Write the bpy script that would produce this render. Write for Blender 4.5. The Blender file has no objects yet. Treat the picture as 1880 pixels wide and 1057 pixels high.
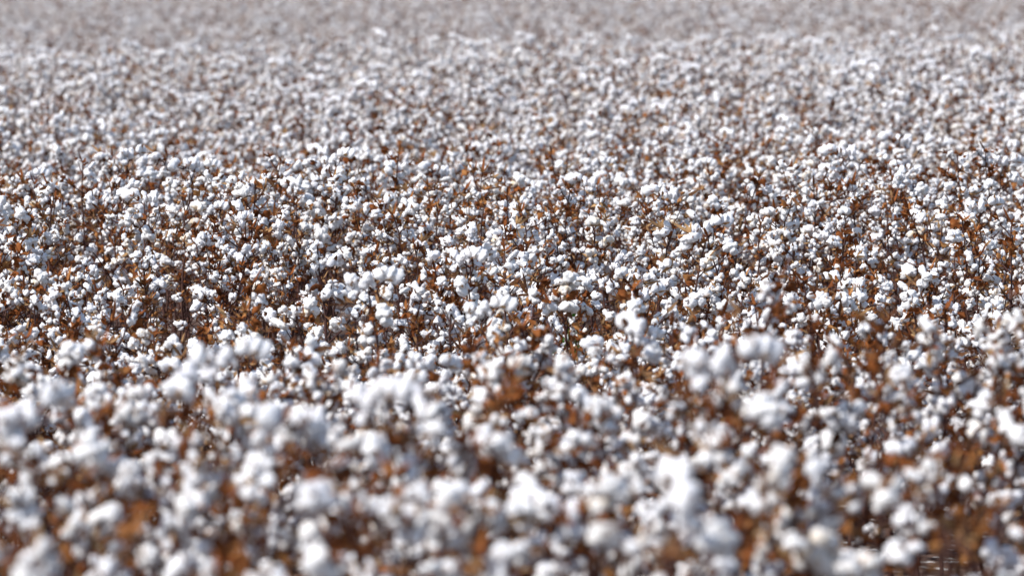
import bpy, bmesh, math, random
import numpy as np
from mathutils import Vector, Matrix, noise
random.seed(11); np.random.seed(7)
sc = bpy.context.scene
sc.view_settings.view_transform='Standard'; sc.view_settings.look='None'; sc.view_settings.exposure=0

# ---------------------------------------------------------------- materials
def mat(name):
    m=bpy.data.materials.new(name); m.use_nodes=True
    nt=m.node_tree; nt.nodes.clear()
    out=nt.nodes.new('ShaderNodeOutputMaterial')
    return m,nt,out
def ramp(nt,stops):
    r=nt.nodes.new('ShaderNodeValToRGB'); e=r.color_ramp.elements
    while len(e)<len(stops): e.new(0.5)
    for i,(p,c) in enumerate(stops):
        e[i].position=p; e[i].color=(*c,1)
    return r
def thin_mat(name,stops,scale,transl,island=True):
    m,nt,out=mat(name)
    tc=nt.nodes.new('ShaderNodeTexCoord')
    n=nt.nodes.new('ShaderNodeTexNoise'); n.inputs['Scale'].default_value=scale; n.inputs['Detail'].default_value=3
    nt.links.new(tc.outputs['Object'],n.inputs['Vector'])
    g=nt.nodes.new('ShaderNodeNewGeometry'); oi=nt.nodes.new('ShaderNodeObjectInfo')
    a=nt.nodes.new('ShaderNodeMath'); a.operation='MULTIPLY_ADD'; a.inputs[1].default_value=0.45
    nt.links.new(g.outputs['Random Per Island'],a.inputs[0])
    b=nt.nodes.new('ShaderNodeMath'); b.operation='MULTIPLY_ADD'; b.inputs[1].default_value=0.2
    nt.links.new(oi.outputs['Random'],b.inputs[0])
    c=nt.nodes.new('ShaderNodeMath'); c.operation='MULTIPLY'; c.inputs[1].default_value=0.5
    nt.links.new(n.outputs['Fac'],c.inputs[0]); nt.links.new(c.outputs[0],b.inputs[2]); nt.links.new(b.outputs[0],a.inputs[2])
    r=ramp(nt,stops); nt.links.new(a.outputs[0],r.inputs['Fac'])
    d=nt.nodes.new('ShaderNodeBsdfDiffuse'); t=nt.nodes.new('ShaderNodeBsdfTranslucent'); mx=nt.nodes.new('ShaderNodeMixShader')
    nt.links.new(r.outputs['Color'],d.inputs['Color']); nt.links.new(r.outputs['Color'],t.inputs['Color'])
    mx.inputs[0].default_value=transl
    nt.links.new(d.outputs[0],mx.inputs[1]); nt.links.new(t.outputs[0],mx.inputs[2]); nt.links.new(mx.outputs[0],out.inputs['Surface'])
    if name=='cotton_lint':
        n2=nt.nodes.new('ShaderNodeTexNoise'); n2.inputs['Scale'].default_value=180; n2.inputs['Detail'].default_value=4
        nt.links.new(tc.outputs['Object'],n2.inputs['Vector'])
        bp=nt.nodes.new('ShaderNodeBump'); bp.inputs['Strength'].default_value=0.5; bp.inputs['Distance'].default_value=0.003
        nt.links.new(n2.outputs['Fac'],bp.inputs['Height']); nt.links.new(bp.outputs[0],d.inputs['Normal'])
    return m
M_cot=thin_mat('cotton_lint',[(0.15,(0.85,0.84,0.88)),(0.5,(0.91,0.91,0.93)),(0.80,(0.89,0.87,0.85)),(0.97,(0.85,0.68,0.46))],40,0.13)
M_leaf=thin_mat('dry_leaf',[(0.1,(0.045,0.019,0.013)),(0.4,(0.145,0.050,0.021)),(0.65,(0.30,0.100,0.032)),(1.0,(0.62,0.35,0.14))],30,0.3)
M_burr=thin_mat('boll_husk',[(0.1,(0.04,0.02,0.016)),(0.5,(0.17,0.080,0.042)),(1.0,(0.58,0.37,0.18))],50,0.18)
M_stem=thin_mat('dry_stem',[(0.1,(0.035,0.019,0.019)),(0.6,(0.085,0.045,0.04)),(1.0,(0.19,0.11,0.085))],20,0.0)
M_weed=thin_mat('green_leaf',[(0.1,(0.02,0.06,0.012)),(1.0,(0.07,0.20,0.025))],20,0.3)
M_tree=thin_mat('far_foliage',[(0.1,(0.045,0.035,0.02)),(1.0,(0.14,0.085,0.05))],0.5,0.2)

# ---------------------------------------------------------------- mesh accumulator
class Acc:
    def __init__(s): s.v=[];s.f=[];s.m=[];s.sm=[];s.n=0
    def add(s,vs,fs,mi,smooth=True):
        o=s.n; s.v.extend([tuple(v) for v in vs]); s.n+=len(vs)
        for f in fs: s.f.append(tuple(i+o for i in f)); s.m.append(mi); s.sm.append(smooth)
    def obj(s,name,mats):
        me=bpy.data.meshes.new(name); me.from_pydata(s.v,[],s.f)
        for m in mats: me.materials.append(m)
        me.polygons.foreach_set('material_index',s.m); me.polygons.foreach_set('use_smooth',s.sm); me.update()
        return bpy.data.objects.new(name,me)

def ico(sub):
    bm=bmesh.new(); bmesh.ops.create_icosphere(bm,subdivisions=sub,radius=1)
    v=np.array([x.co[:] for x in bm.verts]); f=[tuple(y.index for y in x.verts) for x in bm.faces]; bm.free(); return v,f
ICO,ICOF=ico(4)
def boll_template():
    k=random.choice([2,3,4,4,5])
    r=np.full(len(ICO),0.010)
    for i in range(k):
        a=2*math.pi*i/k+random.uniform(-.4,.4); rad=random.uniform(.018,.032); z=random.uniform(-.019,.014)
        c=np.array([rad*math.cos(a),rad*math.sin(a),z]); Ri=random.uniform(.012,.023)
        nc=ICO@c; disc=Ri*Ri-c@c+nc*nc
        rr=np.where((disc>0)&(nc>0),nc+np.sqrt(np.maximum(disc,0)),0); r=np.maximum(r,rr)
    c=np.array([random.uniform(-.004,.004),random.uniform(-.004,.004),.008]); Ri=.020
    nc=ICO@c; r=np.maximum(r,nc+np.sqrt(Ri*Ri-c@c+nc*nc))
    off=Vector((random.uniform(0,50),0,0))
    nz=np.array([noise.noise(Vector(v)*3+off)*.22+noise.noise(Vector(v)*8+off)*.19 for v in ICO])
    r=r*(1+nz)
    V=ICO*r[:,None]; V[:,2]*=random.uniform(.85,1.5)
    return V
BOLLS=[boll_template() for _ in range(22)]

def frame(axis,spin):
    q=Vector(axis).normalized().to_track_quat('Z','Y').to_matrix()
    return np.array(q@Matrix.Rotation(spin,3,'Z'))
def blade(A,M,p,ang,L,W,lift,curl,mi):
    ca,sa=math.cos(ang),math.sin(ang); pts=[]
    for t,w in ((0,.35),(.35,1),(.7,.75)):
        rr=L*t; z=lift*t*L+curl*t*t*L
        for s in (-1,1): pts.append((ca*rr-sa*W*w*s*.5, sa*rr+ca*W*w*s*.5, z+ (0.15*W if s>0 else 0)))
    pts.append((ca*L,sa*L,lift*L+curl*L))
    P=np.array(pts)@M.T+np.array(p)
    A.add(P,[(0,1,3,2),(2,3,5,4),(4,5,6)],mi)
def add_boll(A,p,axis,s):
    M=frame(axis,random.uniform(0,6.28))
    V=random.choice(BOLLS)*s
    A.add(V@M.T+np.array(p),ICOF,0)
    n=random.choice([4,5]); base=np.array(p)-M[:,2]*0.017*s
    for i in range(n):
        blade(A,M,base,6.28*i/n+random.uniform(-.2,.2),random.uniform(.044,.066)*s,.021*s,random.uniform(-.1,.6),random.uniform(0,.6),2)
def add_burr(A,p,axis,s,mi):
    M=frame(axis,random.uniform(0,6.28)); n=random.choice([4,5,6,7])
    for i in range(n):
        blade(A,M,p,6.28*i/n+random.uniform(-.3,.3),random.uniform(.022,.046)*s,.012*s,random.uniform(.1,1.3),random.uniform(-.6,.7),mi)
def add_leaf(A,p,s,mi=1):
    M=frame((random.gauss(0,1),random.gauss(0,1),random.gauss(0,.8)+.01),random.uniform(0,6.28))
    N=5; pts=[]
    c1,c2=random.uniform(-1.3,1.3),random.uniform(-1.3,1.3); ph=random.uniform(0,6)
    for i in range(N+1):
        for j in range(N+1):
            u=i/N*2-1; v=j/N*2-1
            w=(1-abs(u)**1.6*.85)*(.75+.35*math.sin(5*u+ph))
            x=u*s; y=v*s*.7*w; z=s*(c1*u*u*.8+c2*v*v*.9+.35*math.sin(4*u+ph)*math.cos(3*v))+random.uniform(-.16,.16)*s
            pts.append((x,y,z))
    fs=[(i*(N+1)+j,(i+1)*(N+1)+j,(i+1)*(N+1)+j+1,i*(N+1)+j+1) for i in range(N) for j in range(N)]
    A.add(np.array(pts)@M.T+np.array(p),fs,mi)
def tube(A,pts,r0,r1,mi=3,sides=5):
    vs=[];n=len(pts)
    for i,p in enumerate(pts):
        p=np.array(p); d=np.array(pts[min(i+1,n-1)])-np.array(pts[max(i-1,0)])
        M=frame(d,0); r=r0+(r1-r0)*i/(n-1)
        for k in range(sides):
            a=6.283*k/sides; vs.append(p+M[:,0]*r*math.cos(a)+M[:,1]*r*math.sin(a))
    fs=[(i*sides+k,i*sides+(k+1)%sides,(i+1)*sides+(k+1)%sides,(i+1)*sides+k) for i in range(n-1) for k in range(sides)]
    A.add(vs,fs,mi)

def make_plant(bolls_mul=1.0,leafmul=1.0):
    A=Acc(); H=random.uniform(.84,1.12)
    lean=(random.uniform(-.10,.10),random.uniform(-.10,.10))
    K=10; stem=[]
    for i in range(K+1):
        t=i/K; stem.append((lean[0]*t+random.uniform(-.01,.01),lean[1]*t+random.uniform(-.01,.01),H*t))
    tube(A,stem,.009,.0034)
    def at(z):
        t=min(max(z/H,0),.999)*K; i=int(t); f=t-i
        return np.array(stem[i])*(1-f)+np.array(stem[i+1])*f
    z=.25; ang=random.uniform(0,6.28)
    while z<H-.02:
        t=z/H; p=at(z); ang+=2.4+random.uniform(-.4,.4)
        L=(.27*(1-t)**.7+.05)*random.uniform(.7,1.4); up=random.uniform(.3,1.5)
        pts=[p]; d=np.array([math.cos(ang),math.sin(ang),up]); d/=np.linalg.norm(d); q=p.copy(); ns=3
        nodes=[]
        for i in range(ns):
            q=q+d*L/ns+np.array([random.uniform(-1,1) for _ in range(3)])*.012; pts.append(q.copy()); nodes.append(q.copy())
            d=d+np.array([random.uniform(-.25,.25),random.uniform(-.25,.25),random.uniform(-.2,.15)]); d/=np.linalg.norm(d)
        tube(A,pts,.0042,.0021,3,4)
        for j,nd in enumerate(nodes):
            pr=(0.09,0.31,0.80)[j]*bolls_mul
            if t<.4: pr*=.4
            if random.random()<pr:
                ax=(d[0]+random.gauss(0,.5),d[1]+random.gauss(0,.5),random.gauss(.5,.6))
                add_boll(A,nd+np.array(ax)*.012,ax,random.uniform(.52,1.04))
            elif random.random()<.44: add_burr(A,nd,(d[0],d[1],random.uniform(.2,1)),random.uniform(.7,1.25),random.choice([1,2]))
            if random.random()<.21*leafmul: add_leaf(A,nd+np.array([random.gauss(0,.02),random.gauss(0,.02),random.uniform(-.02,.02)]),random.uniform(.012,.027))
        z+=random.uniform(.045,.078)
    top=at(H)
    r=random.random()
    if r<.36*bolls_mul: add_boll(A,top,(random.gauss(0,.3),random.gauss(0,.3),1),random.uniform(.6,.95))
    else:
        add_burr(A,top,(0,0,1),1.25,1)
    for _ in range(int(4.2*leafmul)):
        add_leaf(A,at(H-random.uniform(0,.22))+np.array([random.gauss(0,.024),random.gauss(0,.024),0]),random.uniform(.012,.028))
    return A.obj('cotton_plant',[M_cot,M_leaf,M_burr,M_stem])

col=bpy.data.collections.new('cotton_plants')
NV=20; plants=[]
for i in range(NV):
    bm_,lm=(1.12,.85) if i<12 else (.64,1.8)
    plants.append(make_plant(bm_,lm))
for o in plants: col.objects.link(o)

# ---------------------------------------------------------------- terrain
EYE=2.3; CAN=1.04
prof=[(-60,1.4),(0,1.35),(6,1.30),(9,1.28),(12,1.22),(13.6,1.22),(15,1.32),(17,1.58),(19,1.70),(21,1.60),(24,1.36),(26,1.28),(30,1.44),(38,1.54),(48,1.46),(60,1.28),(70,1.16),(76,1.32),(84,1.74),(95,1.66),(110,1.34),(130,.98),(160,.55),(185,.30),(230,.6),(330,1.6),(600,2.5),(6000,6)]
px=np.array([a for a,_ in prof],float); py=np.array([b for _,b in prof],float)
def ground(x,y):
    x=np.asarray(x,float); y=np.asarray(y,float)
    ye=y-0.10*x
    s=0
    for o in (-.06,-.03,0,.03,.06): s=s+np.interp(ye*(1+o),px,py)
    h=EYE-s/5-CAN
    return h+.035*np.sin(x*.45+y*.13)*np.minimum(1,60/np.maximum(y,10))+.03*np.sin(x*1.1+1.3+y*.31)
def grid_coords(lo,hi,fine,step,grow):
    a=[fine[0]]
    while a[-1]<fine[1]: a.append(a[-1]+step)
    s=step
    b=a[-1]; up=[]
    while b<hi: s*=grow; b+=s; up.append(b)
    s=step; b=fine[0]; dn=[]
    while b>lo: s*=grow; b-=s; dn.append(b)
    return np.array(dn[::-1]+a+up)
gx=grid_coords(-3000,3000,(-15,15),.5,1.12); gy=grid_coords(-300,5000,(0,60),.5,1.06)
X,Y=np.meshgrid(gx,gy,indexing='ij'); Z=ground(X,Y)
me=bpy.data.meshes.new('ground'); nx,ny=X.shape
vs=np.stack([X,Y,Z],-1).reshape(-1,3)
fs=[(i*ny+j,(i+1)*ny+j,(i+1)*ny+j+1,i*ny+j+1) for i in range(nx-1) for j in range(ny-1)]
me.from_pydata(vs.tolist(),[],fs); me.polygons.foreach_set('use_smooth',[True]*len(fs))
g=bpy.data.objects.new('ground',me); sc.collection.objects.link(g)
m,nt,out=mat('soil_litter')
tc=nt.nodes.new('ShaderNodeTexCoord')
n1=nt.nodes.new('ShaderNodeTexNoise'); n1.inputs['Scale'].default_value=14; n1.inputs['Detail'].default_value=8; n1.inputs['Roughness'].default_value=.7
n2=nt.nodes.new('ShaderNodeTexNoise'); n2.inputs['Scale'].default_value=9; n2.inputs['Detail'].default_value=4
for n in (n1,n2): nt.links.new(tc.outputs['Object'],n.inputs['Vector'])
r1=ramp(nt,[(.3,(.07,.045,.038)),(.55,(.16,.105,.085)),(.75,(.27,.18,.14))]); nt.links.new(n1.outputs['Fac'],r1.inputs['Fac'])
r2=ramp(nt,[(.60,(0,0,0)),(.66,(1,1,1))]); nt.links.new(n2.outputs['Fac'],r2.inputs['Fac'])
mx=nt.nodes.new('ShaderNodeMixRGB'); mx.inputs[2].default_value=(.75,.73,.70,1)
nt.links.new(r2.outputs['Color'],mx.inputs[0]); nt.links.new(r1.outputs['Color'],mx.inputs[1])
d=nt.nodes.new('ShaderNodeBsdfDiffuse'); nt.links.new(mx.outputs[0],d.inputs['Color'])
bp=nt.nodes.new('ShaderNodeBump'); bp.inputs['Distance'].default_value=.03; nt.links.new(n1.outputs['Fac'],bp.inputs['Height']); nt.links.new(bp.outputs[0],d.inputs['Normal'])
nt.links.new(d.outputs[0],out.inputs['Surface']); me.materials.append(m)

# ---------------------------------------------------------------- planting (rows across the slope)
P=[];S=[];Ro=[];I=[]
row=3.5
rng=np.random.default_rng(5)
while row<186:
    dens=7.2 if row<17 else (7.4 if row<60 else (7.2 if row<84 else 4.0))
    hw=(.15*row+2.0) if row<84 else .145*row+3
    spacing=.62 if row<84 else .85
    n=int(2*hw*dens*spacing)
    xs=rng.uniform(-hw,hw,n); ys=row+.10*xs+rng.normal(0,.14,n)
    for x,y in zip(xs,ys):
        nz=noise.noise(Vector((x*.5,y*.35,2)))+.5*noise.noise(Vector((x*1.6,y*1.2,7)))
        if ((x-.05)/.45)**2+((y-19.3)/.8)**2<1 : continue
        P.append((x,y)); s=1+.12*nz+random.gauss(0,.10)
        S.append(min(1.22,max(.68,s))); Ro.append((random.gauss(0,.10),random.gauss(0,.10),random.uniform(0,6.283)))
        brown=(.52 if row<17 else .36 if row<38 else .18 if row<56 else .02 if row<84 else .34)+.45*noise.noise(Vector((x*.9,y*.4,20)))
        I.append(random.randrange(12,20) if random.random()<brown else random.randrange(0,12))
    row+=spacing
P=np.array(P); PZ=ground(P[:,0],P[:,1])-.01
pts=np.column_stack([P,PZ])
print('plants',len(pts))
fm=bpy.data.meshes.new('cotton_field'); fm.from_pydata(pts.tolist(),[],[])
a=fm.attributes.new('scl','FLOAT','POINT'); a.data.foreach_set('value',np.array(S,np.float32))
a=fm.attributes.new('rot','FLOAT_VECTOR','POINT'); a.data.foreach_set('vector',np.array(Ro,np.float32).ravel())
a=fm.attributes.new('idx','INT','POINT'); a.data.foreach_set('value',np.array(I,np.int32))
field=bpy.data.objects.new('cotton_field',fm); sc.collection.objects.link(field)
ng=bpy.data.node_groups.new('planting','GeometryNodeTree')
ng.interface.new_socket('Geometry',in_out='INPUT',socket_type='NodeSocketGeometry')
ng.interface.new_socket('Geometry',in_out='OUTPUT',socket_type='NodeSocketGeometry')
N=ng.nodes; gi=N.new('NodeGroupInput'); go=N.new('NodeGroupOutput')
ci=N.new('GeometryNodeCollectionInfo'); ci.inputs['Collection'].default_value=col
ci.inputs['Separate Children'].default_value=True; ci.inputs['Reset Children'].default_value=True
ip=N.new('GeometryNodeInstanceOnPoints'); ip.inputs['Pick Instance'].default_value=True
def na(name,t):
    x=N.new('GeometryNodeInputNamedAttribute'); x.data_type=t; x.inputs['Name'].default_value=name; return x.outputs['Attribute']
e2r=N.new('FunctionNodeEulerToRotation')
ng.links.new(gi.outputs[0],ip.inputs['Points']); ng.links.new(ci.outputs[0],ip.inputs['Instance'])
ng.links.new(na('idx','INT'),ip.inputs['Instance Index'])
ng.links.new(na('rot','FLOAT_VECTOR'),e2r.inputs[0]); ng.links.new(e2r.outputs[0],ip.inputs['Rotation'])
ng.links.new(na('scl','FLOAT'),ip.inputs['Scale']); ng.links.new(ip.outputs[0],go.inputs[0])
md=field.modifiers.new('planting','NODES'); md.node_group=ng

# ---------------------------------------------------------------- weeds
def weed(x,y,h,n):
    A=Acc(); z0=float(ground(x,y))
    for i in range(4):
        a=random.uniform(0,6.28); p0=np.array([0,0,0.]); p1=np.array([math.cos(a)*.04,math.sin(a)*.04,h*.6]); p2=np.array([math.cos(a)*.07,math.sin(a)*.07,h*random.uniform(.8,1)])
        tube(A,[p0,p1,p2],.003,.0015,0,4)
        for _ in range(n):
            t=random.uniform(.5,1); add_leaf(A,p1*(1-t)+p2*t+np.array([random.gauss(0,.02) for _ in range(3)]),random.uniform(.014,.024),0)
    o=A.obj('green_weed',[M_weed]); o.location=(x,y,z0); sc.collection.objects.link(o)
weed(.25,20.6,1.0,5); weed(.5,19.0,.85,5); weed(-.2,19.4,.6,6)

# ---------------------------------------------------------------- distant tree line
A=Acc()
for t in range(150):
    x=random.uniform(-190,190); y=350+random.uniform(-12,25); z0=float(ground(x,y)); H=random.uniform(6,13)
    tube(A,[(x,y,z0-.2),(x+.2,y,z0+H*.4),(x,y+.2,z0+H*.8)],.28,.06,0,6)
    for _ in range(260):
        th=random.uniform(0,6.28); rr=random.random()**.5; zz=random.uniform(.12,1)
        R=H*.33*math.sin(math.pi*min(1,zz*.85+.12))*(1+.3*math.sin(3*th+t))
        c=np.array([x+R*rr*math.cos(th),y+R*rr*math.sin(th),z0+H*zz])
        M=frame((random.gauss(0,1),random.gauss(0,1),random.gauss(0,1)),0); s=random.uniform(.25,.6)
        q=np.array([(-s,-s*.5,0),(s*.3,-s*.7,.1),(s,s*.3,0),(-s*.2,s*.8,-.1)])@M.T+c
        A.add(q,[(0,1,2,3)],0,False)
tl=A.obj('tree_line',[M_tree]); sc.collection.objects.link(tl)

# ---------------------------------------------------------------- light
el=math.radians(47); az=math.radians(-124)   # from +Y clockwise
w=bpy.data.worlds.new('World'); sc.world=w; w.use_nodes=True; wn=w.node_tree
bg=wn.nodes['Background']; sky=wn.nodes.new('ShaderNodeTexSky'); sky.sky_type='NISHITA'; sky.sun_disc=False
sky.sun_elevation=el; sky.sun_rotation=az
wn.links.new(sky.outputs[0],bg.inputs[0]); bg.inputs[1].default_value=.15
L=bpy.data.lights.new('sun','SUN'); L.energy=5.0; L.angle=math.radians(.5); L.color=(1,.96,.91)
lo=bpy.data.objects.new('sun',L); sc.collection.objects.link(lo)
dirv=Vector((math.sin(az)*math.cos(el),math.cos(az)*math.cos(el),math.sin(el)))
lo.rotation_euler=dirv.to_track_quat('Z','Y').to_euler()

# ---------------------------------------------------------------- camera
cd=bpy.data.cameras.new('camera'); cam=bpy.data.objects.new('camera',cd); sc.collection.objects.link(cam)
cd.lens=150; cd.sensor_width=36; cd.clip_end=8000; cd.clip_start=.1
pitch=math.atan(573/7833)
cam.location=(0,0,EYE)
cam.matrix_world=Matrix.Translation((0,0,EYE))@Matrix.Rotation(math.pi/2-pitch,4,'X')@Matrix.Rotation(math.radians(-1.0),4,'Z')
cd.dof.use_dof=True; cd.dof.focus_distance=23; cd.dof.aperture_fstop=2.9; cd.dof.aperture_blades=9
sc.camera=cam
